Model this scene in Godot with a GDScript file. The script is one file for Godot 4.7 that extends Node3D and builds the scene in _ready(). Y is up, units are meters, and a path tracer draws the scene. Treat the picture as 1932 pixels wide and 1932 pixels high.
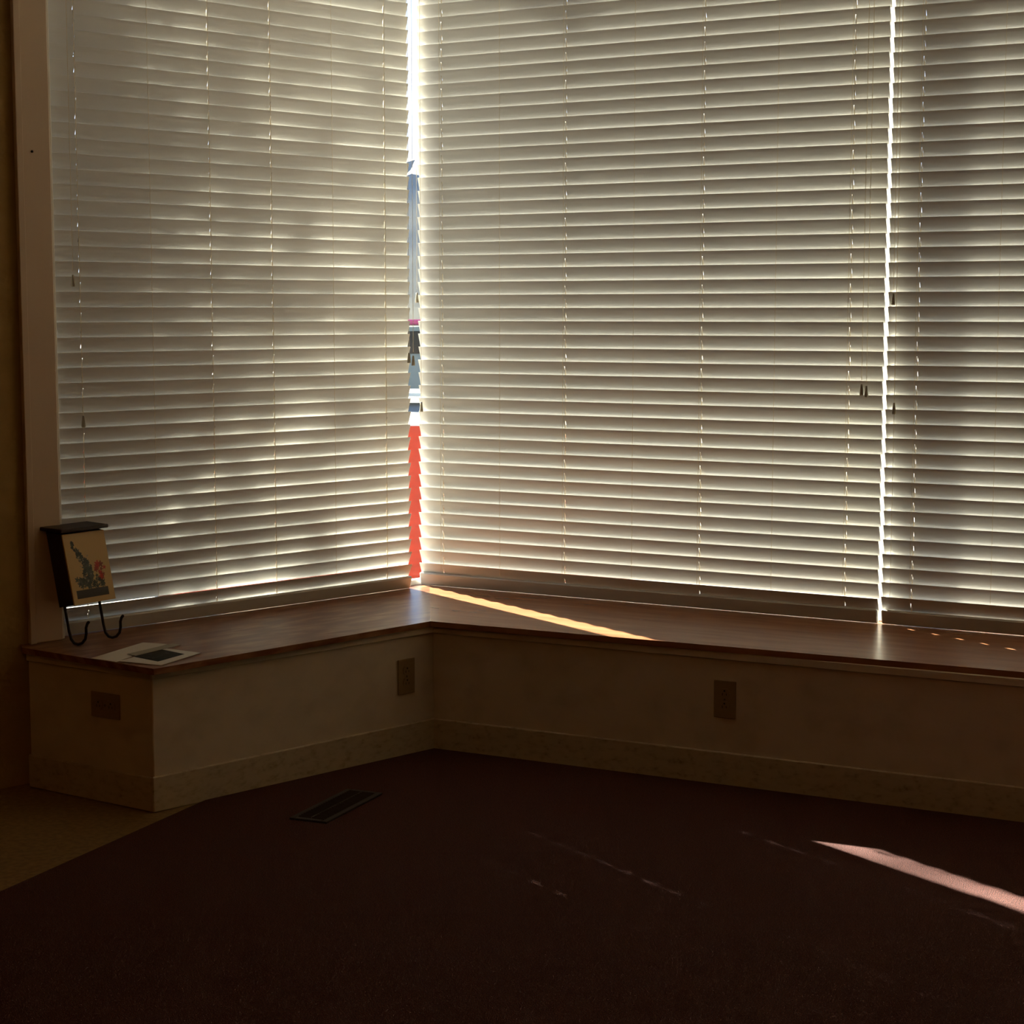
extends Node3D
# A dim room with a window seat in the corner, blinds drawn against a low sun.

# ------------------------------------------------------------------ site plan (metres, y up)
const B := Vector3(-0.298, 0, -6.679)          # where the two blind planes meet
const LEDGE := 0.43
const HEAD := 2.62
const CEIL := 2.86
var u_l := Vector3(cos(deg_to_rad(135.6)), 0, sin(deg_to_rad(135.6)))
var u_r := Vector3(cos(deg_to_rad(29.4)), 0, sin(deg_to_rad(29.4)))
var n_l := Vector3(u_l.z, 0, -u_l.x)           # into the room
var n_r := Vector3(-u_r.z, 0, u_r.x)
var uv_along := Vector3.RIGHT                    # which way the grain of the next slab runs
var taken := {}
var M := {}
var rng := RandomNumberGenerator.new()

func pl(s: float, o: float, y := 0.0) -> Vector3: return B + u_l * s + n_l * o + Vector3(0, y, 0)
func pr(s: float, o: float, y := 0.0) -> Vector3: return B + u_r * s + n_r * o + Vector3(0, y, 0)
func corner(ol: float, o_r: float) -> Vector3:   # where the line ol off the left plane meets the line o_r off the right one
	var a := B + n_l * ol
	var b := B + n_r * o_r
	var d := b - a
	var det := u_l.x * -u_r.z + u_r.x * u_l.z
	var s := (d.x * -u_r.z + u_r.x * d.z) / det
	return a + u_l * s

# ------------------------------------------------------------------ helpers
func numbered(called: String) -> String:
	var k: int = taken.get(called, 0)
	taken[called] = k + 1
	return called if k == 0 else "%s_%03d" % [called, k]

func tag(o: Node, label := "", category := "", group := "", kind := "") -> Node:
	if label: o.set_meta("label", label)
	if category: o.set_meta("category", category)
	if group: o.set_meta("group", group)
	if kind: o.set_meta("kind", kind)
	return o

func base(called: String, xf := Transform3D.IDENTITY) -> Node3D:
	var o := Node3D.new()
	o.name = numbered(called)
	add_child(o)
	o.transform = xf
	return o

func put(mesh: Mesh, called: String, m: Material, parent: Node = self, xf := Transform3D.IDENTITY) -> MeshInstance3D:
	var o := MeshInstance3D.new()
	o.name = numbered(called) if parent == self else called
	o.mesh = mesh
	o.material_override = m
	o.cast_shadow = GeometryInstance3D.SHADOW_CASTING_SETTING_ON
	parent.add_child(o, true)
	o.transform = xf
	return o

func start(smooth := false) -> SurfaceTool:
	var st := SurfaceTool.new()
	st.begin(Mesh.PRIMITIVE_TRIANGLES)
	st.set_smooth_group(0 if smooth else -1)
	return st

func done(st: SurfaceTool) -> ArrayMesh:
	st.generate_normals()
	return st.commit()

func tri(st: SurfaceTool, a: Vector3, b: Vector3, c: Vector3) -> void:   # counter-clockwise seen from outside
	for p: Vector3 in [a, c, b]:
		st.set_uv(Vector2(p.dot(uv_along), p.dot(uv_along.cross(Vector3.UP)) + p.y))
		st.add_vertex(p)

func quad(st: SurfaceTool, a: Vector3, b: Vector3, c: Vector3, d: Vector3) -> void:
	tri(st, a, b, c)
	tri(st, a, c, d)

# a box with chamfered edges, centred in xf
func add_box(st: SurfaceTool, size: Vector3, xf := Transform3D.IDENTITY, bev := 0.002) -> void:
	var h := size * 0.5
	var e := minf(bev, minf(h.x, minf(h.y, h.z)) * 0.45)
	var f := func(ax: int, sg: float, i: float, j: float) -> Vector3:
		var b1 := (ax + 1) % 3
		var b2 := (ax + 2) % 3
		var p := Vector3.ZERO
		p[ax] = sg * h[ax]
		p[b1] = i * (h[b1] - e)
		p[b2] = j * (h[b2] - e)
		return xf * p
	for ax in 3:
		for sg: float in [-1.0, 1.0]:
			var a: Vector3 = f.call(ax, sg, -1.0, -1.0)
			var b: Vector3 = f.call(ax, sg, 1.0, -1.0)
			var c: Vector3 = f.call(ax, sg, 1.0, 1.0)
			var d: Vector3 = f.call(ax, sg, -1.0, 1.0)
			if sg > 0: quad(st, a, b, c, d)
			else: quad(st, a, d, c, b)
	for ax in 3:                                  # the twelve edges: between faces ax and ax+1
		var b1 := (ax + 1) % 3
		for sa: float in [-1.0, 1.0]:
			for sb: float in [-1.0, 1.0]:
				var p1: Vector3 = f.call(ax, sa, sb, -1.0)
				var p2: Vector3 = f.call(ax, sa, sb, 1.0)
				var q1: Vector3 = f.call(b1, sb, -1.0, sa)
				var q2: Vector3 = f.call(b1, sb, 1.0, sa)
				if sa * sb > 0: quad(st, p1, q1, q2, p2)
				else: quad(st, p1, p2, q2, q1)
	for sx: float in [-1.0, 1.0]:
		for sy: float in [-1.0, 1.0]:
			for sz: float in [-1.0, 1.0]:
				var x1: Vector3 = f.call(0, sx, sy, sz)
				var y1: Vector3 = f.call(1, sy, sz, sx)
				var z1: Vector3 = f.call(2, sz, sx, sy)
				if sx * sy * sz > 0: tri(st, x1, y1, z1)
				else: tri(st, x1, z1, y1)

func box(size: Vector3, bev := 0.002) -> ArrayMesh:
	var st := start()
	add_box(st, size, Transform3D.IDENTITY, bev)
	return done(st)

# a board standing from a to b on the floor plan, between heights y0 and y1, thick to the side of `side`
func board(a: Vector3, b: Vector3, y0: float, y1: float, side: Vector3, thick: float, bev := 0.002) -> ArrayMesh:
	var x := (b - a)
	var length := x.length()
	x = x.normalized()
	var z := x.cross(Vector3.UP)
	var c := (a + b) * 0.5 + side * thick * 0.5
	c.y = (y0 + y1) * 0.5
	var st := start()
	add_box(st, Vector3(length, y1 - y0, thick), Transform3D(Basis(x, Vector3.UP, z), c), bev)
	return done(st)

# a flat slab with any outline
func add_slab(st: SurfaceTool, outline: Array, y0: float, y1: float) -> void:
	var p2 := PackedVector2Array()
	for p: Vector3 in outline: p2.append(Vector2(p.x, p.z))
	if Geometry2D.is_polygon_clockwise(p2): p2.reverse()
	var ix := Geometry2D.triangulate_polygon(p2)
	var v := func(q: Vector2, y: float) -> Vector3: return Vector3(q.x, y, q.y)
	for t in range(0, ix.size(), 3):
		var q := [p2[ix[t]], p2[ix[t + 1]], p2[ix[t + 2]]]
		var area: float = (q[1] - q[0]).cross(q[2] - q[0])
		if area > 0: q = [q[0], q[2], q[1]]
		tri(st, v.call(q[0], y1), v.call(q[1], y1), v.call(q[2], y1))
		tri(st, v.call(q[0], y0), v.call(q[2], y0), v.call(q[1], y0))
	var out := 1.0
	var total := 0.0
	for i in p2.size(): total += p2[i].cross(p2[(i + 1) % p2.size()])
	out = signf(total)
	for i in p2.size():
		var a := p2[i]
		var b := p2[(i + 1) % p2.size()]
		if out < 0: quad(st, v.call(a, y0), v.call(b, y0), v.call(b, y1), v.call(a, y1))
		else: quad(st, v.call(b, y0), v.call(a, y0), v.call(a, y1), v.call(b, y1))

func slab(outline: Array, y0: float, y1: float, along := Vector3.RIGHT) -> ArrayMesh:
	var st := start()
	uv_along = along
	add_slab(st, outline, y0, y1)
	uv_along = Vector3.RIGHT
	return done(st)

# a round bar along a path
func add_tube(st: SurfaceTool, path: Array, r: float, sides := 8) -> void:
	var rings := []
	var up := Vector3(0.3, 0.2, 0.93).normalized()
	for i in path.size():
		var t: Vector3 = (path[mini(i + 1, path.size() - 1)] - path[maxi(i - 1, 0)]).normalized()
		var x := t.cross(up)
		if x.length() < 0.05: x = t.cross(Vector3.RIGHT)
		x = x.normalized()
		var y := t.cross(x).normalized()
		var ring := []
		for k in sides:
			var a := TAU * k / sides
			ring.append(path[i] + (x * cos(a) + y * sin(a)) * r)
		rings.append(ring)
	for i in rings.size() - 1:
		for k in sides:
			var k2 := (k + 1) % sides
			quad(st, rings[i][k], rings[i][k2], rings[i + 1][k2], rings[i + 1][k])
	for k in range(1, sides - 1):
		tri(st, rings[0][0], rings[0][k + 1], rings[0][k])
		tri(st, rings[-1][0], rings[-1][k], rings[-1][k + 1])

func tube(path: Array, r: float, sides := 8) -> ArrayMesh:
	var st := start(true)
	add_tube(st, path, r, sides)
	return done(st)

# a profile of [radius, height] turned round the y axis
func lathe(profile: Array, sides := 12) -> ArrayMesh:
	var st := start(true)
	for i in profile.size() - 1:
		for k in sides:
			var a := TAU * k / sides
			var b := TAU * (k + 1) / sides
			var p := func(j: int, t: float) -> Vector3: return Vector3(profile[j][0] * cos(t), profile[j][1], profile[j][0] * sin(t))
			quad(st, p.call(i, b), p.call(i, a), p.call(i + 1, a), p.call(i + 1, b))
	return done(st)

func paint(c: Color, rough := 0.6, metal := 0.0) -> StandardMaterial3D:
	var m := StandardMaterial3D.new()
	m.albedo_color = c
	m.roughness = rough
	m.metallic = metal
	return m

func noise_tex(freq: float, colors: Array, offsets: Array, sx := 512, sy := 512, seed_ := 1, octaves := 4, as_normal := false, bump := 4.0) -> NoiseTexture2D:
	var n := FastNoiseLite.new()
	n.noise_type = FastNoiseLite.TYPE_SIMPLEX_SMOOTH
	n.seed = seed_
	n.frequency = freq
	n.fractal_octaves = octaves
	var t := NoiseTexture2D.new()
	t.width = sx
	t.height = sy
	t.seamless = true
	t.noise = n
	if as_normal:
		t.as_normal_map = true
		t.bump_strength = bump
	else:
		var g := Gradient.new()
		g.offsets = PackedFloat32Array(offsets)
		g.colors = PackedColorArray(colors)
		t.color_ramp = g
	return t

func world_tri(m: StandardMaterial3D, scale: Vector3) -> StandardMaterial3D:
	m.uv1_triplanar = true
	m.uv1_world_triplanar = true
	m.uv1_scale = scale
	return m

# ------------------------------------------------------------------ materials
func make_materials() -> void:
	M.slat = paint(Color(0.795, 0.80, 0.78), 0.42)
	M.rail = paint(Color(0.795, 0.80, 0.78), 0.45)
	M.cord = paint(Color(0.88, 0.84, 0.74), 0.8)
	M.cord.backlight = Color(0.5, 0.48, 0.42)
	M.tassel = paint(Color(0.60, 0.58, 0.50), 0.5)
	M.frame = paint(Color(0.88, 0.87, 0.83), 0.45)
	var g := paint(Color(0.30, 0.33, 0.33, 0.012), 0.02)
	g.transparency = BaseMaterial3D.TRANSPARENCY_ALPHA
	g.metallic_specular = 0.2
	M.glass = g
	# painted boards: off-white, scuffed
	var p := paint(Color.WHITE, 0.55)
	p.albedo_texture = noise_tex(0.012, [Color(0.76, 0.725, 0.645), Color(0.825, 0.79, 0.71), Color(0.845, 0.81, 0.73)], [0.0, 0.45, 1.0], 512, 512, 5)
	p.normal_enabled = true
	p.normal_texture = noise_tex(0.05, [], [], 512, 512, 6, 3, true, 1.2)
	p.normal_scale = 0.25
	M.panel = world_tri(p, Vector3(1.2, 1.2, 1.2))
	# the skirting carries scuffs and grime specks
	var s := paint(Color.WHITE, 0.55)
	s.albedo_texture = noise_tex(0.03, [Color(0.44, 0.39, 0.29), Color(0.66, 0.61, 0.49), Color(0.75, 0.71, 0.61), Color(0.78, 0.74, 0.64)], [0.0, 0.2, 0.42, 1.0], 512, 512, 15)
	M.skirting = world_tri(s, Vector3(1.6, 2.2, 1.6))
	M.casing = paint(Color(0.80, 0.72, 0.62), 0.5)
	var w := paint(Color.WHITE, 0.85)
	w.albedo_texture = noise_tex(0.02, [Color(0.60, 0.50, 0.30), Color(0.66, 0.55, 0.34), Color(0.69, 0.58, 0.37)], [0.0, 0.5, 1.0], 512, 512, 8)
	w.normal_enabled = true
	w.normal_texture = noise_tex(0.09, [], [], 512, 512, 9, 3, true, 2.0)
	w.normal_scale = 0.4
	M.wall = world_tri(w, Vector3(1.0, 1.0, 1.0))
	M.ceiling = paint(Color(0.80, 0.77, 0.70), 0.9)
	# worn varnished board top: long grain, pale scuffs
	var grain := [Color(0.56, 0.37, 0.25), Color(0.60, 0.41, 0.285), Color(0.62, 0.43, 0.30), Color(0.65, 0.47, 0.34)]
	var t := paint(Color.WHITE, 0.26)
	t.albedo_texture = noise_tex(0.010, grain, [0.0, 0.4, 0.65, 1.0], 512, 512, 21, 4)
	t.uv1_scale = Vector3(0.45, 3.2, 1.0)
	M.top = t
	var tw := paint(Color.WHITE, 0.30)
	tw.albedo_texture = noise_tex(0.012, [Color(0.40, 0.21, 0.12), Color(0.48, 0.28, 0.17), Color(0.55, 0.37, 0.25), Color(0.66, 0.51, 0.39)], [0.0, 0.38, 0.62, 1.0], 512, 512, 23, 5)
	tw.uv1_scale = Vector3(0.8, 2.6, 1.0)
	M.top_worn = tw
	M.top_edge = paint(Color(0.44, 0.22, 0.10), 0.45)
	# carpet: short flecked pile
	var c := paint(Color.WHITE, 1.0)
	c.albedo_texture = noise_tex(0.32, [Color(0.13, 0.04, 0.03), Color(0.21, 0.07, 0.05), Color(0.36, 0.16, 0.12), Color(0.56, 0.35, 0.28)], [0.0, 0.42, 0.62, 1.0], 512, 512, 31, 2)
	c.normal_enabled = true
	c.normal_texture = noise_tex(0.30, [], [], 512, 512, 32, 2, true, 6.0)
	c.normal_scale = 1.0
	M.carpet = world_tri(c, Vector3(2.0, 2.0, 2.0))
	var v := paint(Color.WHITE, 0.5)
	v.albedo_texture = noise_tex(0.05, [Color(0.42, 0.32, 0.19), Color(0.52, 0.41, 0.26), Color(0.60, 0.49, 0.32)], [0.0, 0.5, 1.0], 512, 512, 41)
	M.vinyl = world_tri(v, Vector3(1.5, 1.5, 1.5))
	M.plate = paint(Color(0.58, 0.50, 0.37), 0.4)
	M.slot = paint(Color(0.05, 0.045, 0.04), 0.6)
	M.screw = paint(Color(0.45, 0.42, 0.36), 0.35, 0.8)
	M.register = paint(Color(0.15, 0.09, 0.06), 0.65)
	M.dark = paint(Color(0.03, 0.025, 0.02), 0.9)
	M.iron = paint(Color(0.10, 0.06, 0.045), 0.45, 0.4)
	var dw := paint(Color.WHITE, 0.6)
	dw.albedo_texture = noise_tex(0.02, [Color(0.12, 0.055, 0.03), Color(0.19, 0.09, 0.05)], [0.0, 1.0], 256, 256, 51)
	M.dark_wood = world_tri(dw, Vector3(3, 3, 3))
	M.paper = paint(Color(0.83, 0.81, 0.77), 0.7)
	M.print = paint(Color(0.86, 0.85, 0.82), 0.35)
	# outdoors
	var a := paint(Color.WHITE, 0.9)
	a.albedo_texture = noise_tex(0.06, [Color(0.62, 0.60, 0.56), Color(0.72, 0.70, 0.66)], [0.0, 1.0], 256, 256, 61)
	M.concrete = world_tri(a, Vector3(0.4, 0.4, 0.4))
	var r := paint(Color.WHITE, 0.9)
	r.albedo_texture = noise_tex(0.05, [Color(0.29, 0.07, 0.03), Color(0.33, 0.085, 0.04), Color(0.37, 0.10, 0.05)], [0.0, 0.5, 1.0], 256, 256, 62)
	r.metallic_specular = 0.0
	M.red = world_tri(r, Vector3(0.35, 0.35, 0.35))
	M.asphalt = paint(Color(0.30, 0.34, 0.34), 0.9)
	M.kerb = paint(Color(0.86, 0.86, 0.84), 0.9)
	M.leaf = paint(Color(0.50, 0.50, 0.47), 0.9)
	M.evergreen = paint(Color(0.17, 0.21, 0.14), 0.9)
	M.bark = paint(Color(0.33, 0.28, 0.24), 0.9)

# ------------------------------------------------------------------ the room
func room() -> void:
	var far_l := 4.0
	var far_r := 4.6
	var a := pl(far_l, 0.06)
	var d := pr(far_r, 0.06)
	var zb := 2.6
	# floor: slab, carpet, vinyl
	var fl := base("floor")
	tag(fl, "dark red brown carpet meeting beige vinyl along a slanting edge", "", "", "structure")
	var outline := [pl(far_l, -0.16), corner(-0.16, -0.16), pr(far_r, -0.16), Vector3(d.x + 0.1, 0, zb + 0.1), Vector3(a.x - 0.1, 0, zb + 0.1)]
	put(slab(outline, -0.30, -0.012), "subfloor", M.concrete, fl)
	var e0 := Vector3(-0.80, 0, -5.50)
	var e1 := Vector3(-1.22, 0, -4.518)
	var e2 := e1 + (e1 - e0) * ((-0.45 - e1.z) / (e1.z - e0.z))
	var edge_wall := Vector3(a.x, 0, e1.z + (e1.z - e0.z) / (e1.x - e0.x) * (a.x - e1.x))
	put(slab([e0, corner(0.3, 0.3), pr(far_r, 0.3), Vector3(d.x, 0, zb), Vector3(a.x, 0, zb), edge_wall], -0.012, 0.004), "carpet", M.carpet, fl)
	put(slab([e0, edge_wall, pl(far_l, 0.0), pl(1.3, 0.0)], -0.012, -0.002), "vinyl", M.vinyl, fl)
	var top_outline := [pl(far_l, -0.22), corner(-0.22, -0.22), pr(far_r, -0.22), Vector3(d.x + 0.12, 0, zb + 0.12), Vector3(a.x - 0.12, 0, zb + 0.12)]
	tag(put(slab(top_outline, CEIL, CEIL + 0.15), "ceiling", M.ceiling), "plain off-white ceiling over the room", "", "", "structure")
	# walls
	var wl := base("wall_left")
	tag(wl, "ochre painted wall left of the corner window", "", "", "structure")
	put(board(pl(1.561, 0.035), pl(far_l, 0.035), -0.3, CEIL, -n_l, 0.195), "plaster", M.wall, wl)
	put(board(pl(0.0, -0.06), pl(1.575, -0.06), -0.3, LEDGE - 0.02, -n_l, 0.14), "lower_wall", M.wall, wl)
	put(board(pl(-0.3, 0.06), pl(1.575, 0.06), 2.68, CEIL, -n_l, 0.22), "header", M.wall, wl)
	var wr := base("wall_right")
	tag(wr, "ochre painted wall under and over the long right window", "", "", "structure")
	put(board(pr(0.0, -0.06), pr(far_r, -0.06), -0.3, LEDGE - 0.02, -n_r, 0.14), "lower_wall", M.wall, wr)
	put(board(pr(-0.3, 0.06), pr(far_r, 0.06), 2.68, CEIL, -n_r, 0.22), "header", M.wall, wr)
	put(board(pr(3.6, 0.06), pr(far_r, 0.06), LEDGE, 2.68, -n_r, 0.22), "plaster", M.wall, wr)
	tag(put(board(Vector3(a.x, 0, zb), Vector3(d.x, 0, zb), -0.3, CEIL, Vector3(0, 0, 1), 0.12), "wall_back", M.wall), "ochre wall behind the camera", "", "", "structure")
	tag(put(board(Vector3(a.x, 0, a.z - 0.1), Vector3(a.x, 0, zb + 0.12), -0.3, CEIL, Vector3(-1, 0, 0), 0.12), "wall_side", M.wall), "ochre side wall left of the camera", "", "", "structure")
	tag(put(board(Vector3(d.x, 0, d.z - 0.3), Vector3(d.x, 0, zb + 0.12), -0.3, CEIL, Vector3(1, 0, 0), 0.12), "wall_side", M.wall), "ochre side wall right of the camera", "", "", "structure")
	# casing at the left jamb
	var cs := base("trim_1")
	tag(cs, "pale painted window casing at the left jamb", "", "", "structure")
	put(board(pl(1.564, 0.035), pl(1.676, 0.035), LEDGE, 2.74, n_l, 0.017, 0.003), "casing_board", M.casing, cs)
	put(board(pl(1.658, 0.052), pl(1.680, 0.052), LEDGE, 2.74, n_l, 0.008, 0.004), "back_band", M.casing, cs)
	put(board(pl(1.548, 0.035), pl(1.566, 0.035), LEDGE, 2.68, -n_l, 0.08, 0.002), "jamb", M.frame, cs)
	put(lathe([[0.0, 0.004], [0.004, 0.002], [0.004, -0.004]], 8), "nail", M.dark, cs, Transform3D(Basis(u_l, n_l, u_l.cross(n_l)), pl(1.626, 0.0525, 1.905)))

func windows() -> void:
	var w1 := base("window_1")
	tag(w1, "window behind the left blind", "", "", "structure")
	var w2 := base("window_2")
	tag(w2, "window behind the wide middle blind", "", "", "structure")
	var w3 := base("window_3")
	tag(w3, "window behind the right blind", "", "", "structure")
	var gl := -0.085
	var cl := corner(gl, gl)
	put(board(cl, pl(1.575, gl), LEDGE - 0.03, LEDGE + 0.018, n_l, 0.03), "bottom_rail", M.frame, w1)
	put(board(cl, pl(1.575, gl), 2.62, 2.68, n_l, 0.04), "top_rail", M.frame, w1)
	put(board(pl(1.50, gl - 0.02), pl(1.575, gl - 0.02), LEDGE, 2.68, n_l, 0.045), "stile", M.frame, w1)
	put(board(cl, pl(1.51, gl), LEDGE + 0.015, 2.63, n_l, 0.006, 0.0005), "pane", M.glass, w1)
	put(board(cl, pr(1.70, gl), LEDGE - 0.03, LEDGE + 0.018, n_r, 0.03), "bottom_rail", M.frame, w2)
	put(board(cl, pr(1.70, gl), 2.62, 2.68, n_r, 0.04), "top_rail", M.frame, w2)
	put(board(cl, pr(1.67, gl), LEDGE + 0.015, 2.63, n_r, 0.006, 0.0005), "pane", M.glass, w2)
	put(board(pr(1.70, gl), pr(3.6, gl), LEDGE - 0.03, LEDGE + 0.018, n_r, 0.03), "bottom_rail", M.frame, w3)
	put(board(pr(1.70, gl), pr(3.6, gl), 2.62, 2.68, n_r, 0.04), "top_rail", M.frame, w3)
	put(board(pr(1.72, gl), pr(3.6, gl), LEDGE + 0.015, 2.63, n_r, 0.006, 0.0005), "pane", M.glass, w3)
	put(board(pr(1.672, gl - 0.03), pr(1.735, gl - 0.03), LEDGE, 2.68, n_r, 0.065), "mullion", M.frame, w3)

# ------------------------------------------------------------------ the window seat
func ledge() -> void:
	var fc := Vector3(-0.266, 0, -5.889)        # inner front corner of the top
	var fl := Vector3(-1.012, 0, -5.086)        # outer front corner
	var lip := Vector3(-1.471, 0, -5.415)
	var right_dir := (Vector3(1.433, 0, -5.040) - fc).normalized()
	var fr := fc + right_dir * 4.3
	var o := base("window_ledge")
	tag(o, "low built-in window ledge with brown board top and off-white front", "ledge")
	var back := corner(-0.06, -0.06)
	put(slab([fc, fl, lip, pl(1.70, 0.035), pl(1.561, 0.035), pl(1.561, -0.06), back], LEDGE - 0.018, LEDGE, -u_l), "ledge_top", M.top_worn, o)
	put(slab([fc, back, pr(3.9, -0.06), fr], LEDGE - 0.018, LEDGE, u_r), "ledge_top", M.top, o)
	# faces
	var c := Vector3(-0.259, 0, -5.917)
	var l := Vector3(-1.030, 0, -5.149)
	var ll := Vector3(-1.459, 0, -5.434)
	var r := c + (Vector3(1.444, 0, -5.033) - c).normalized() * 4.2
	var nl := Vector3((l - c).z, 0, -(l - c).x).normalized()
	var nr := Vector3(-(r - c).z, 0, (r - c).x).normalized()
	var ne := Vector3((ll - l).z, 0, -(ll - l).x).normalized()
	put(board(c - (l - c).normalized() * 0.02, l, 0.0, LEDGE - 0.018, -nl, 0.02), "front_panel", M.panel, o)
	put(board(c, r, 0.0, LEDGE - 0.018, -nr, 0.02), "front_panel", M.panel, o)
	put(board(l, ll, 0.0, LEDGE - 0.018, -ne, 0.02), "end_panel", M.panel, o)
	put(board(c, l + (l - c).normalized() * 0.008, LEDGE - 0.042, LEDGE - 0.018, nl, 0.009, 0.003), "cleat", M.panel, o)
	put(board(c, r, LEDGE - 0.042, LEDGE - 0.018, nr, 0.009, 0.003), "cleat", M.panel, o)
	put(board(l, ll, LEDGE - 0.042, LEDGE - 0.018, ne, 0.009, 0.003), "cleat", M.panel, o)
	# skirting boards
	var bl := base("baseboard_left")
	tag(bl, "scuffed off-white baseboard along the left run of the ledge", "", "", "structure")
	put(board(c, l + (l - c).normalized() * 0.011, 0.0, 0.103, nl, 0.011, 0.003), "baseboard", M.skirting, bl)
	var br := base("baseboard_right")
	tag(br, "scuffed off-white baseboard along the right run of the ledge", "", "", "structure")
	put(board(c, r, 0.0, 0.103, nr, 0.011, 0.003), "baseboard", M.skirting, br)
	var be := base("baseboard_end")
	tag(be, "off-white baseboard across the left end of the ledge", "", "", "structure")
	put(board(l, ll, 0.0, 0.100, ne, 0.011, 0.003), "baseboard", M.skirting, be)
	# outlets: left run, right run, and a wide plate on the end
	outlet(Transform3D(Basis(-(l - c).normalized(), Vector3.UP, nl), Vector3(-0.345, 0.260, -5.831) + nl * 0.001), 1, "off-white wall outlet below the ledge beside the inner corner")
	outlet(Transform3D(Basis((r - c).normalized(), Vector3.UP, nr), Vector3(0.647, 0.266, -5.447) + nr * 0.002), 1, "off-white wall outlet below the long right run of the ledge")
	outlet(Transform3D(Basis(-(ll - l).normalized(), Vector3.UP, ne), Vector3(-1.185, 0.290, -5.252) + ne * 0.001), 2, "wide double outlet plate on the dark left end of the ledge")

func outlet(xf: Transform3D, gangs: int, label: String) -> void:
	var o := base("wall_outlet", xf)
	tag(o, label, "outlet", "outlets under the ledge")
	var wide := 0.070 if gangs == 1 else 0.116
	var high := 0.114 if gangs == 1 else 0.074
	put(box(Vector3(wide, high, 0.006), 0.002), "cover_plate", M.plate, o, Transform3D(Basis.IDENTITY, Vector3(0, 0, 0.003)))
	for s: float in [-1.0, 1.0]:
		var at := Vector3(0, s * 0.0195, 0.0066) if gangs == 1 else Vector3(s * 0.0255, 0, 0.0066)
		var st := start()
		var pts := []
		for k in 20:
			var a := TAU * k / 20
			pts.append(Vector3(clampf(cos(a) * 0.0172, -0.0172, 0.0172), 0, clampf(sin(a) * 0.0172, -0.0142, 0.0142)))
		add_slab(st, pts, -0.001, 0.0015)
		var rc := put(done(st), "receptacle", M.plate, o, Transform3D(Basis(Vector3.RIGHT, Vector3(0, 0, 1), Vector3(0, -1, 0)), at))
		for k in 3:
			var sz := Vector3(0.002, 0.0012, 0.008 if k == 0 else 0.0065)
			var p := Vector3(-0.0062 if k == 0 else 0.0062, 0.0012, 0.003)
			if k == 2:
				sz = Vector3(0.005, 0.0012, 0.005)
				p = Vector3(0, 0.0012, -0.0075)
			put(box(sz, 0.0003), "slot", M.slot, rc, Transform3D(Basis.IDENTITY, p + Vector3(0, 0.0003, 0)))
	put(lathe([[0.0032, -0.001], [0.0032, 0.0006], [0.0, 0.0010]], 10), "screw", M.screw, o, Transform3D(Basis(Vector3.RIGHT, Vector3(0, 0, 1), Vector3(0, -1, 0)), Vector3(0, 0, 0.0062)))

# ------------------------------------------------------------------ blinds
func slat_mesh(length: float, width: float, thick: float, crown: float, holes: Array, hole_w: float) -> ArrayMesh:
	# a thin crowned board along x, its width along z, pierced by a routed slot at each cord
	var n := 6
	var hi := []
	var lo := []
	for i in n + 1:
		var q := lerpf(-0.5, 0.5, float(i) / n)
		var edge := thick * (0.22 if i == 0 or i == n else 0.5)
		var c := crown * (1.0 - 4.0 * q * q)
		hi.append(Vector2(q * width, c + edge))
		lo.append(Vector2(q * width, c - edge))
	var st := start()
	var seg := func(x0: float, x1: float, i0: int, i1: int) -> void:
		var prof := []
		for i in range(i0, i1 + 1): prof.append(hi[i])
		for i in range(i1, i0 - 1, -1): prof.append(lo[i])
		for i in prof.size():
			var a: Vector2 = prof[i]
			var b: Vector2 = prof[(i + 1) % prof.size()]
			quad(st, Vector3(x0, a.y, a.x), Vector3(x1, a.y, a.x), Vector3(x1, b.y, b.x), Vector3(x0, b.y, b.x))
		for i in range(i0, i1):
			quad(st, Vector3(x1, hi[i].y, hi[i].x), Vector3(x1, hi[i + 1].y, hi[i + 1].x), Vector3(x1, lo[i + 1].y, lo[i + 1].x), Vector3(x1, lo[i].y, lo[i].x))
			quad(st, Vector3(x0, lo[i].y, lo[i].x), Vector3(x0, lo[i + 1].y, lo[i + 1].x), Vector3(x0, hi[i + 1].y, hi[i + 1].x), Vector3(x0, hi[i].y, hi[i].x))
	var at := -length * 0.5
	for x: float in holes:
		seg.call(at, x - hole_w * 0.5, 0, n)
		seg.call(x - hole_w * 0.5, x + hole_w * 0.5, 0, 2)
		seg.call(x - hole_w * 0.5, x + hole_w * 0.5, 4, n)
		at = x + hole_w * 0.5
	seg.call(at, length * 0.5, 0, n)
	return done(st)

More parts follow.
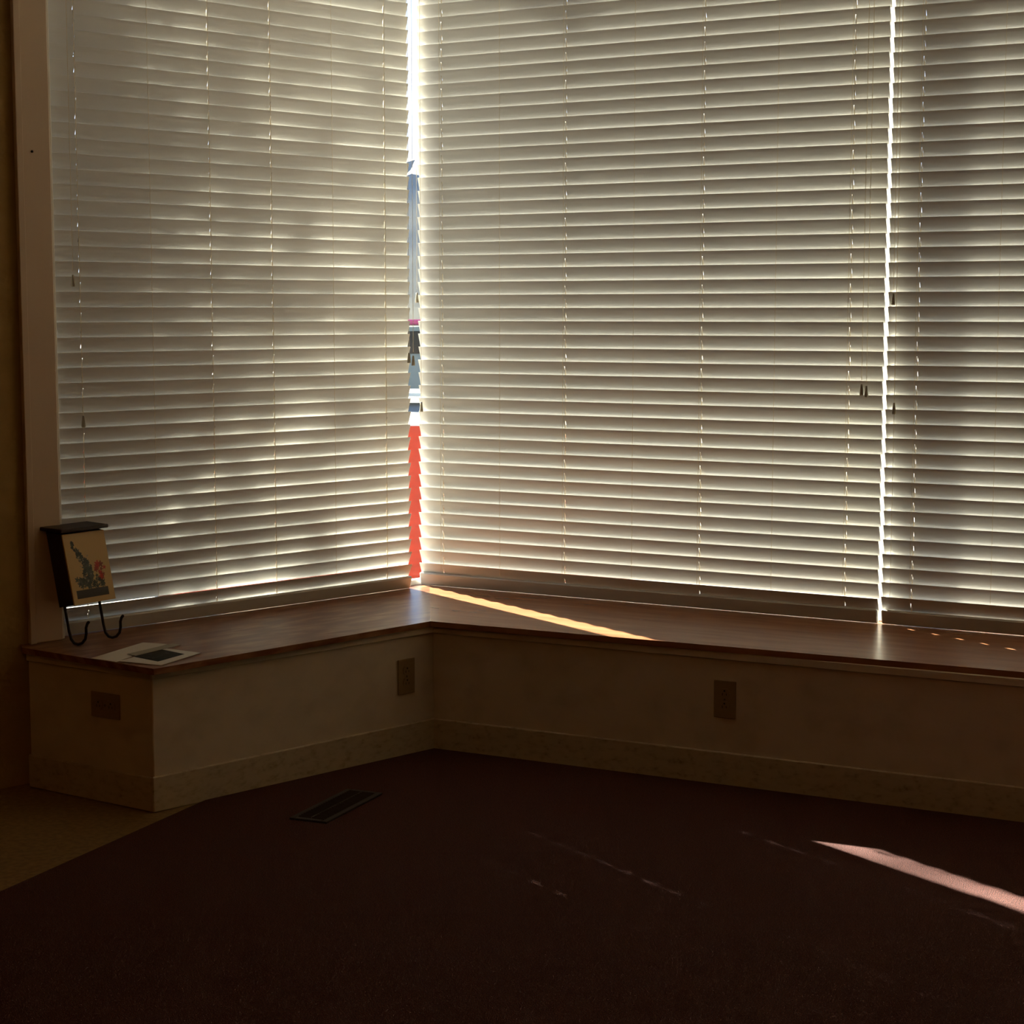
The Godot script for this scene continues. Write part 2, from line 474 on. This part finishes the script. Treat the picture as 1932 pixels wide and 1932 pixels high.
# xf: x along the blind, y up, z into the room, origin on the ledge. spec: x0, x1, top_edge, pitch, tilt, lifts, ladders, tilt_cords, pull
func blind(xf: Transform3D, spec: Dictionary, label: String) -> void:
	var o := base("window_blind", xf)
	tag(o, label, "blind", "blinds across the corner windows")
	var x0: float = spec.x0
	var x1: float = spec.x1
	var length := x1 - x0
	var xm := (x0 + x1) * 0.5
	var pitch: float = spec.pitch
	var wide := 0.053
	var holes: Array = spec.lifts.map(func(x: float) -> float: return x - xm)
	holes.sort()
	var mesh := slat_mesh(length, wide, 0.0028, 0.0012, holes, spec.hole)
	var lowest: float = spec.edge - LEDGE - 20.0 * pitch          # room edge of the lowest slat, above the ledge
	var head_y := HEAD - LEDGE
	var n := int((head_y - 0.02 - lowest) / pitch) + 1
	for i in n:
		var t: float = deg_to_rad(spec.tilt - spec.open * maxf(0.0, 1.0 - i / 14.0) + rng.randf_range(-0.7, 0.7))
		if i < spec.loose.size(): t = deg_to_rad(spec.loose[i])
		var y := lowest + i * pitch - wide * 0.5 * sin(t) + rng.randf_range(-0.0006, 0.0006)
		# room edge up: turn about x so that +z rises
		var b := Basis(Vector3.RIGHT, -t) * Basis(Vector3(0, 0, 1), rng.randf_range(-0.0006, 0.0006))
		put(mesh, "slat", M.slat, o, Transform3D(b, Vector3(xm + rng.randf_range(-0.0012, 0.0012), y, 0.0)))
	# bottom rail, hanging just over the ledge
	var rt := deg_to_rad(spec.rail_tilt)
	put(box(Vector3(length, 0.014, 0.046), 0.004), "bottom_rail", M.rail, o, Transform3D(Basis(Vector3.RIGHT, -rt), Vector3(xm, 0.007 + 0.023 * sin(rt) + 0.007 * cos(rt) - 0.007 + spec.gap, 0.0)))
	put(box(Vector3(length, 0.045, 0.055), 0.003), "head_rail", M.rail, o, Transform3D(Basis.IDENTITY, Vector3(xm, head_y + 0.0, 0.0)))
	for x: float in spec.lifts:
		put(tube([Vector3(x, 0.02, 0.0), Vector3(x, head_y, 0.0)], 0.0015, 6), "lift_cord", M.cord, o)
	for x: float in spec.ladders:
		var zz := wide * 0.5 * cos(deg_to_rad(spec.tilt)) + 0.0025
		var path := []
		for i in 2 * n:
			path.append(Vector3(x, lowest + (i * 0.5 - 0.5) * pitch, zz - (0.0025 if i % 2 == 0 else 0.0)))
		path.append(Vector3(x, head_y, zz))
		put(tube(path, 0.00065, 5), "ladder_string", M.cord, o)
	var drop := lathe([[0.0, 0.036], [0.003, 0.036], [0.0042, 0.026], [0.0068, 0.004], [0.006, 0.0], [0.0, 0.0]], 10)
	for q: Array in spec.pulls:
		var zc := 0.030
		var cord := put(tube([Vector3(q[0], q[1] - LEDGE + 0.03, zc), Vector3(q[0], head_y - 0.005, zc)], 0.0008, 5), "pull_cord", M.cord, o)
		put(drop, "tassel", M.tassel, cord, Transform3D(Basis.IDENTITY, Vector3(q[0], q[1] - LEDGE - 0.018, zc)))

func blinds() -> void:
	var left := Transform3D(Basis(-u_l, Vector3.UP, n_l), B + Vector3(0, LEDGE, 0))
	var right := Transform3D(Basis(u_r, Vector3.UP, n_r), B + Vector3(0, LEDGE, 0))
	blind(left, {"x0": -1.535, "x1": -0.103, "edge": 1.447, "pitch": 0.0464, "tilt": 73.0, "open": 2.0, "rail_tilt": 72.0, "loose": [63.0, 66.0], "hole": 0.0034, "gap": -0.0004,
		"lifts": [-1.444, -0.955, -0.708, -0.212], "ladders": [-1.449, -1.189, -0.960, -0.713, -0.453, -0.217],
		"pulls": [[-1.485, 1.527], [-1.462, 1.096], [-0.128, 1.269], [-0.108, 1.259]]}, "white horizontal blind on the left window, beside the mailbox")
	blind(right, {"x0": -0.045, "x1": 1.701, "edge": 1.447, "pitch": 0.0467, "tilt": 71.0, "open": 2.5, "rail_tilt": 78.0, "loose": [], "hole": 0.0034, "gap": 0.0001,
		"lifts": [0.054, 0.556, 1.073, 1.588], "ladders": [0.049, 0.297, 0.551, 0.822, 1.068, 1.335, 1.583],
		"pulls": [[-0.036, 1.484], [-0.020, 1.089], [1.640, 1.185], [1.656, 1.180]]}, "wide white horizontal blind in the middle, right of the corner gap")
	blind(right, {"x0": 1.7135, "x1": 3.50, "edge": 1.449, "pitch": 0.0464, "tilt": 71.0, "open": 2.5, "rail_tilt": 78.0, "loose": [], "hole": 0.004, "gap": 0.0004,
		"lifts": [1.811, 2.32, 2.83, 3.34], "ladders": [1.742, 1.806, 2.065, 2.315, 2.57, 2.825, 3.08, 3.335],
		"pulls": [[1.738, 1.472], [1.748, 1.128]]}, "white horizontal blind at the right edge, cut off by the frame")

# ------------------------------------------------------------------ things on the ledge
func mailbox_print() -> ImageTexture:
	var w := 192
	var h := 256
	var im := Image.create(w, h, false, Image.FORMAT_RGB8)
	im.fill(Color(0.78, 0.66, 0.42))
	var blob := func(cx: float, cy: float, r: float, c: Color, k: float) -> void:
		for y in range(maxi(0, int(cy - r * 1.4)), mini(h, int(cy + r * 1.4) + 1)):
			for x in range(maxi(0, int(cx - r * 1.4)), mini(w, int(cx + r * 1.4) + 1)):
				var d := Vector2(x - cx, y - cy)
				var a := atan2(d.y, d.x)
				if d.length() < r * (0.75 + 0.3 * sin(a * 5.0 + k)): im.set_pixel(x, y, c)
	var green := [Color(0.16, 0.20, 0.14), Color(0.22, 0.27, 0.19), Color(0.28, 0.31, 0.24), Color(0.13, 0.15, 0.12)]
	# a spray of leaves climbing from the foot
	for k in 110:
		var t := rng.randf()
		var cx := 62.0 + 26.0 * sin(t * 5.0) + rng.randf_range(-26, 26) * (1.0 - t * 0.75)
		var cy := lerpf(188.0, 26.0, t)
		blob.call(cx, cy, rng.randf_range(6, 15) * (1.0 - t * 0.55), green[rng.randi() % 4], rng.randf() * 6.0)
	for k in 40:
		blob.call(rng.randf_range(30, 160), rng.randf_range(160, 200), rng.randf_range(4, 11), green[rng.randi() % 4], rng.randf() * 6.0)
	for k in 18:
		blob.call(rng.randf_range(50, 100), rng.randf_range(80, 190), rng.randf_range(2.5, 5), Color(0.62, 0.60, 0.50), rng.randf() * 6.0)
	# red and rust blooms on the right
	for k in 16:
		blob.call(rng.randf_range(118, 166), rng.randf_range(112, 176), rng.randf_range(6, 13), [Color(0.72, 0.17, 0.07), Color(0.60, 0.13, 0.05), Color(0.50, 0.22, 0.09)][k % 3], rng.randf() * 6.0)
	im.fill_rect(Rect2i(18, 206, 148, 30), Color(0.19, 0.16, 0.10))
	return ImageTexture.create_from_image(im)

func mailbox() -> void:
	var wv := Vector3(0.559, 0, -0.829).normalized()
	var nv := Vector3(0.829, 0, 0.559).normalized()
	var lean := deg_to_rad(12.5)
	var o := base("mailbox", Transform3D(Basis(wv, Vector3.UP, nv), Vector3(-1.276, LEDGE, -5.492)))
	tag(o, "small dark wooden mailbox with painted flower front, propped on the ledge's left end", "mailbox")
	var xf := Transform3D(Basis(Vector3.RIGHT, -lean), Vector3(0, 0.004, 0))
	var hw := 0.084
	var cx := 0.010
	# body: a five-sided shell with a slanted top, drawn from its side profile
	var side := [Vector2(-0.036, 0.120), Vector2(0.026, 0.120), Vector2(0.026, 0.334), Vector2(-0.036, 0.355)]
	var st := start()
	var lo := []
	var hi := []
	for p: Vector2 in side:
		lo.append(xf * Vector3(cx - hw, p.y, p.x))
		hi.append(xf * Vector3(cx + hw, p.y, p.x))
	quad(st, lo[0], lo[1], lo[2], lo[3])
	quad(st, hi[3], hi[2], hi[1], hi[0])
	for i in 4:
		var j := (i + 1) % 4
		quad(st, lo[j], lo[i], hi[i], hi[j])
	put(done(st), "body", M.dark_wood, o)
	var lid := xf * Transform3D(Basis(Vector3.RIGHT, 0.25), Vector3(cx, 0.354, -0.003))
	put(box(Vector3(hw * 2 + 0.024, 0.011, 0.096), 0.003), "lid", M.dark_wood, o, lid)
	# front board with its print
	st = start()
	add_box(st, Vector3(hw * 2, 0.216, 0.005), xf * Transform3D(Basis.IDENTITY, Vector3(cx, 0.2255, 0.0285)), 0.001)
	put(done(st), "front_board", paint(Color(0.78, 0.66, 0.42), 0.55), o)
	var f := SurfaceTool.new()
	f.begin(Mesh.PRIMITIVE_TRIANGLES)
	var c := [Vector3(cx - hw + 0.001, 0.118, 0.0314), Vector3(cx + hw - 0.001, 0.118, 0.0314), Vector3(cx + hw - 0.001, 0.332, 0.0314), Vector3(cx - hw + 0.001, 0.332, 0.0314)]
	var uv := [Vector2(0, 1), Vector2(1, 1), Vector2(1, 0), Vector2(0, 0)]
	for i: int in [0, 2, 1, 0, 3, 2]:
		f.set_uv(uv[i])
		f.add_vertex(xf * (c[i] as Vector3))
	f.generate_normals()
	var pm := paint(Color.WHITE, 0.5)
	pm.albedo_texture = mailbox_print()
	put(f.commit(), "painted_front", pm, o)
	# two rods bent into hooks carry it
	for x: float in [-0.062, 0.078]:
		var path := []
		for q: Array in [[-0.026, 0.14], [-0.026, 0.10], [-0.026, 0.045], [-0.023, 0.020], [-0.012, 0.006], [0.004, 0.001], [0.022, 0.003], [0.038, 0.013], [0.046, 0.028], [0.050, 0.046], [0.058, 0.057], [0.066, 0.062]]:
			path.append(xf * Vector3(x, q[1], q[0]))
		put(tube(path, 0.0045, 8), "hook", M.iron, o)

func flat_sheet(pts: Array, y: float, th: float) -> ArrayMesh:
	return slab(pts.map(func(p: Array) -> Vector3: return Vector3(p[0], 0, p[1])), y, y + th)

func papers() -> void:
	var a := put(flat_sheet([[-1.224, -5.240], [-1.138, -5.180], [-1.046, -5.468], [-1.124, -5.495]], LEDGE + 0.0004, 0.0012), "paper_sheet", M.paper)
	tag(a, "blank white paper strip lying on the ledge, left of the photo print", "paper", "papers on the ledge")
	var o := base("photo_print")
	tag(o, "white bordered sheet with a dark picture at the ledge's front corner", "photo print", "papers on the ledge")
	put(flat_sheet([[-1.13, -5.188], [-0.998, -5.125], [-0.918, -5.316], [-1.034, -5.389]], LEDGE + 0.0020, 0.0010), "sheet", M.print, o)
	var d := paint(Color.WHITE, 0.6)
	d.metallic_specular = 0.25
	d.albedo_texture = noise_tex(0.02, [Color(0.05, 0.05, 0.05), Color(0.11, 0.10, 0.09), Color(0.26, 0.26, 0.27)], [0.0, 0.6, 1.0], 256, 256, 71)
	put(flat_sheet([[-1.103, -5.254], [-1.018, -5.180], [-0.962, -5.295], [-1.045, -5.371]], LEDGE + 0.0030, 0.0003), "picture", world_tri(d, Vector3(5, 5, 5)), o)
	# a clear sleeve edge, slightly lifted, lies across the strip
	var g := put(flat_sheet([[-1.130, -5.290], [-1.098, -5.262], [-1.000, -5.440], [-1.030, -5.462]], LEDGE + 0.0036, 0.0008), "card_strip", paint(Color(0.60, 0.57, 0.50), 0.5))
	tag(g, "narrow grey card strip across the white paper and photo print", "card", "papers on the ledge")

# ------------------------------------------------------------------ floor register
func floor_register() -> void:
	var c := Vector3(-0.508, 0.004, -5.186)
	var z := (Vector3(-0.395, 0, -5.312) - Vector3(-0.523, 0, -5.012)).normalized()
	var x := Vector3.UP.cross(z).normalized()
	var o := base("floor_register", Transform3D(Basis(x, Vector3.UP, z), c))
	tag(o, "dark metal floor vent set in the carpet", "floor vent")
	var w := 0.120
	var l := 0.345
	put(box(Vector3(w - 0.03, 0.002, l - 0.03), 0.0005), "well", M.dark, o, Transform3D(Basis.IDENTITY, Vector3(0, 0.0012, 0)))
	var st := start()
	for s: float in [-1.0, 1.0]:
		add_box(st, Vector3(0.018, 0.006, l), Transform3D(Basis.IDENTITY, Vector3(s * (w - 0.018) * 0.5, 0.003, 0)), 0.002)
		add_box(st, Vector3(w - 0.036, 0.006, 0.018), Transform3D(Basis.IDENTITY, Vector3(0, 0.003, s * (l - 0.018) * 0.5)), 0.002)
	put(done(st), "flange", M.register, o)
	var fin := box(Vector3(w - 0.036, 0.007, 0.0022), 0.0005)
	for k in 22:
		put(fin, "louver", M.register, o, Transform3D(Basis(Vector3.RIGHT, 0.6), Vector3(0, 0.0050, -0.150 + 0.0143 * k)))
	put(box(Vector3(0.004, 0.006, l - 0.036), 0.0005), "rib", M.register, o, Transform3D(Basis.IDENTITY, Vector3(0, 0.0052, 0)))

# ------------------------------------------------------------------ lamp of the room, out of the frame
func lamp() -> void:
	var o := base("ceiling_lamp", Transform3D(Basis.IDENTITY, Vector3(-0.5, CEIL, -1.0)))
	tag(o, "round warm ceiling lamp behind the camera", "lamp")
	put(lathe([[0.0, 0.0], [0.11, 0.0], [0.115, -0.02], [0.10, -0.03], [0.0, -0.03]], 24), "canopy", M.iron, o)
	var m := paint(Color(1.0, 0.86, 0.62), 0.5)
	m.emission_enabled = true
	m.emission = Color(1.0, 0.60, 0.26)
	m.emission_energy_multiplier = 0.6
	put(lathe([[0.0, -0.13], [0.06, -0.12], [0.11, -0.085], [0.125, -0.03], [0.0, -0.028]], 24), "globe", m, o)
	var li := OmniLight3D.new()
	li.name = "bulb"
	li.light_color = Color(1.0, 0.60, 0.26)
	li.light_energy = 0.15
	li.light_size = 0.10
	li.omni_range = 14.0
	li.omni_attenuation = 2.0
	li.shadow_enabled = true
	o.add_child(li)
	li.position = Vector3(0, -0.26, 0)

# ------------------------------------------------------------------ outdoors
func blob_mesh(r: Vector3, seed_: int, rough: float) -> ArrayMesh:
	var n := FastNoiseLite.new()
	n.seed = seed_
	n.frequency = 0.9
	var st := start(true)
	var rows := 18
	var cols := 28
	var at := func(i: int, j: int) -> Vector3:
		var a := PI * i / rows - PI / 2
		var b := TAU * (j % cols) / cols
		var d := Vector3(cos(a) * cos(b), sin(a), cos(a) * sin(b))
		return d * r * (1.0 + rough * n.get_noise_3dv(d * 3.0))
	for i in rows:
		for j in cols:
			quad(st, at.call(i, j + 1), at.call(i, j), at.call(i + 1, j), at.call(i + 1, j + 1))
	return done(st)

func outdoors() -> void:
	var gy := -0.16
	var g := base("ground")
	tag(g, "pale walk, red paved yard and grey road outside the window", "", "", "structure")
	put(slab([Vector3(-60, 0, -9.6), Vector3(60, 0, -9.6), Vector3(60, 0, 12), Vector3(-60, 0, 12)], gy - 0.1, gy), "walk", M.concrete, g)
	put(slab([Vector3(-60, 0, -25.6), Vector3(60, 0, -25.6), Vector3(60, 0, -9.6), Vector3(-60, 0, -9.6)], gy - 0.1, gy), "yard", M.concrete, g)
	put(slab([Vector3(-5, 0, -25.6), Vector3(0.7, 0, -25.6), Vector3(0.7, 0, -10.2), Vector3(-5, 0, -10.2)], gy, gy + 0.012), "red_paving", M.red, g)
	put(slab([Vector3(-60, 0, -26.6), Vector3(60, 0, -26.6), Vector3(60, 0, -25.6), Vector3(-60, 0, -25.6)], gy - 0.1, gy + 0.02), "kerb", M.kerb, g)
	put(slab([Vector3(-60, 0, -36), Vector3(60, 0, -36), Vector3(60, 0, -26.6), Vector3(-60, 0, -26.6)], gy - 0.1, gy - 0.04), "road", M.asphalt, g)
	put(slab([Vector3(-60, 0, -90), Vector3(60, 0, -90), Vector3(60, 0, -36), Vector3(-60, 0, -36)], gy - 0.1, gy + 0.02), "far_pavement", M.kerb, g)
	car(Vector3(-1.9, gy - 0.04, -33.0))
	var t := base("tree", Transform3D(Basis.IDENTITY, Vector3(-2.4, gy, -46.0)))
	tag(t, "grey green leafy tree across the road, seen through the corner gap", "tree")
	put(tube([Vector3(0, 0, 0), Vector3(0.1, 1.2, 0), Vector3(0.0, 2.6, 0.1)], 0.22, 10), "trunk", M.bark, t)
	put(blob_mesh(Vector3(3.2, 2.15, 2.8), 80, 0.30), "crown", M.leaf, t, Transform3D(Basis.IDENTITY, Vector3(0, 3.1, 0)))

func evergreen() -> void:
	# a tall shrub standing close outside the left window; it keeps sun and sky off most of that blind
	var c := pl(1.74, -1.45)
	var o := base("evergreen_shrub", Transform3D(Basis.IDENTITY, Vector3(c.x, -0.16, c.z)))
	tag(o, "tall dense evergreen shrub outdoors close to the left window", "shrub")
	put(tube([Vector3.ZERO, Vector3(0.03, 0.6, 0.0), Vector3(0.0, 2.8, 0.02)], 0.06, 10), "stem", M.bark, o)
	put(blob_mesh(Vector3(0.80, 1.95, 0.80), 95, 0.25), "crown", M.evergreen, o, Transform3D(Basis.IDENTITY, Vector3(0, 2.0, 0)))
	var st := start()
	for k in 3600:
		var d := Vector3(rng.randfn(), rng.randfn(), rng.randfn()).normalized() * Vector3(1.0, 1.75, 1.0) * (0.70 + 0.40 * pow(rng.randf(), 1.5))
		var x := Vector3(rng.randfn(), rng.randfn(), rng.randfn()).normalized() * 0.05
		var y := x.cross(Vector3(rng.randfn(), rng.randfn(), rng.randfn())).normalized() * 0.024
		var p := d + Vector3(0, 2.0, 0)
		if p.y < 0.02 or (c + p - B).dot(n_l) > -0.32: continue
		tri(st, p - x, p + y, p + x)
		tri(st, p - x, p + x, p - y)
	tag(put(done(st), "leaves", M.evergreen, o), "", "", "", "stuff")

func tall_tree() -> void:
	# stands towards the sun; its open crown dapples the left window
	var o := base("tree", Transform3D(Basis.IDENTITY, Vector3(-8.25, -0.16, -15.42)))
	tag(o, "tall open-crowned tree outdoors, left of the red paving", "tree")
	put(tube([Vector3.ZERO, Vector3(0.1, 2.5, 0.0), Vector3(0.0, 5.2, 0.1), Vector3(0.05, 6.6, 0.0)], 0.12, 10), "trunk", M.bark, o)
	var st := start()
	for k in 5200:
		var r := pow(rng.randf(), 0.9)
		var d := Vector3(rng.randfn(), rng.randfn(), rng.randfn()).normalized() * Vector3(1.75, 2.6, 1.75) * r
		var x := Vector3(rng.randfn(), rng.randfn(), rng.randfn()).normalized() * 0.075
		var y := x.cross(Vector3(rng.randfn(), rng.randfn(), rng.randfn())).normalized() * 0.04
		var p := d + Vector3(0, 7.15, 0)
		tri(st, p - x, p + y, p + x)
		tri(st, p - x, p + x, p - y)
	tag(put(done(st), "leaves", M.evergreen, o), "", "", "", "stuff")

func car(at: Vector3) -> void:
	var o := base("parked_car", Transform3D(Basis.IDENTITY, at))
	tag(o, "pale green parked car across the road, seen through the corner gap", "car", "")
	var side := [Vector2(-2.15, 0.30), Vector2(-2.15, 0.72), Vector2(-1.35, 0.86), Vector2(-0.75, 1.36), Vector2(0.75, 1.40), Vector2(1.45, 0.92), Vector2(2.1, 0.84), Vector2(2.2, 0.30)]
	var pts := side.map(func(p: Vector2) -> Vector3: return Vector3(p.x, 0, p.y))
	put(slab(pts, -0.85, 0.85), "body", paint(Color(0.46, 0.50, 0.46), 0.4), o, Transform3D(Basis(Vector3.RIGHT, Vector3(0, 0, -1), Vector3.UP), Vector3.ZERO))
	for s: float in [-1.0, 1.0]:
		var win := [Vector3(-1.15, 0, 0.90), Vector3(-0.68, 0, 1.29), Vector3(0.68, 0, 1.32), Vector3(1.2, 0, 0.93)]
		put(slab(win, -0.01, 0.01), "side_window", paint(Color(0.07, 0.09, 0.10), 0.1), o, Transform3D(Basis(Vector3.RIGHT, Vector3(0, 0, -1), Vector3.UP), Vector3(0, 0, s * 0.855)))
		for x: float in [-1.35, 1.35]:
			put(lathe([[0.0, -0.09], [0.30, -0.09], [0.33, -0.05], [0.33, 0.05], [0.30, 0.09], [0.0, 0.09]], 18), "wheel", M.slot, o, Transform3D(Basis(Vector3.RIGHT, Vector3(0, 0, -1), Vector3.UP), Vector3(x, 0.33, s * 0.80)))
	put(box(Vector3(1.1, 0.10, 0.24), 0.03), "roof_sign", paint(Color(0.80, 0.28, 0.42), 0.5), o, Transform3D(Basis.IDENTITY, Vector3(0, 1.46, 0)))

func _ready() -> void:
	rng.seed = 7
	# camera
	var cam := Camera3D.new()
	cam.name = "camera"
	cam.fov = rad_to_deg(2.0 * atan(966.0 / 3450.0))
	cam.near = 0.05
	cam.far = 400.0
	add_child(cam)
	cam.position = Vector3(0, 1.43, 0)
	cam.rotation = Vector3(-atan(376.0 / 3450.0), 0, 0)
	cam.current = true
	# sky
	var sky := ProceduralSkyMaterial.new()
	sky.sky_top_color = Color(0.48, 0.62, 0.82)
	sky.sky_horizon_color = Color(0.84, 0.89, 0.94)
	sky.ground_horizon_color = Color(0.70, 0.68, 0.64)
	sky.ground_bottom_color = Color(0.55, 0.52, 0.48)
	sky.energy_multiplier = 1.0
	var env := Environment.new()
	env.background_mode = Environment.BG_SKY
	env.sky = Sky.new()
	env.sky.sky_material = sky
	env.background_energy_multiplier = 1.5
	env.tonemap_mode = Environment.TONE_MAPPER_LINEAR
	env.tonemap_exposure = 1.85
	env.sdfgi_enabled = true
	env.ssao_enabled = true
	env.ssil_enabled = true
	var we := WorldEnvironment.new()
	we.name = "environment"
	we.environment = env
	add_child(we)
	# the low sun behind the corner
	var sun := DirectionalLight3D.new()
	sun.name = "sun"
	sun.light_color = Color(1.0, 0.962, 0.88)
	sun.light_energy = 10.0
	sun.light_angular_distance = 0.55
	sun.shadow_enabled = true
	add_child(sun)
	var el := deg_to_rad(24.8)
	var heading := Vector3(cos(deg_to_rad(55.9)) * cos(el), -sin(el), sin(deg_to_rad(55.9)) * cos(el))
	sun.look_at_from_position(Vector3.ZERO, heading, Vector3.UP)
	make_materials()
	room()
	windows()
	ledge()
	blinds()
	mailbox()
	papers()
	floor_register()
	lamp()
	outdoors()
	evergreen()
	tall_tree()
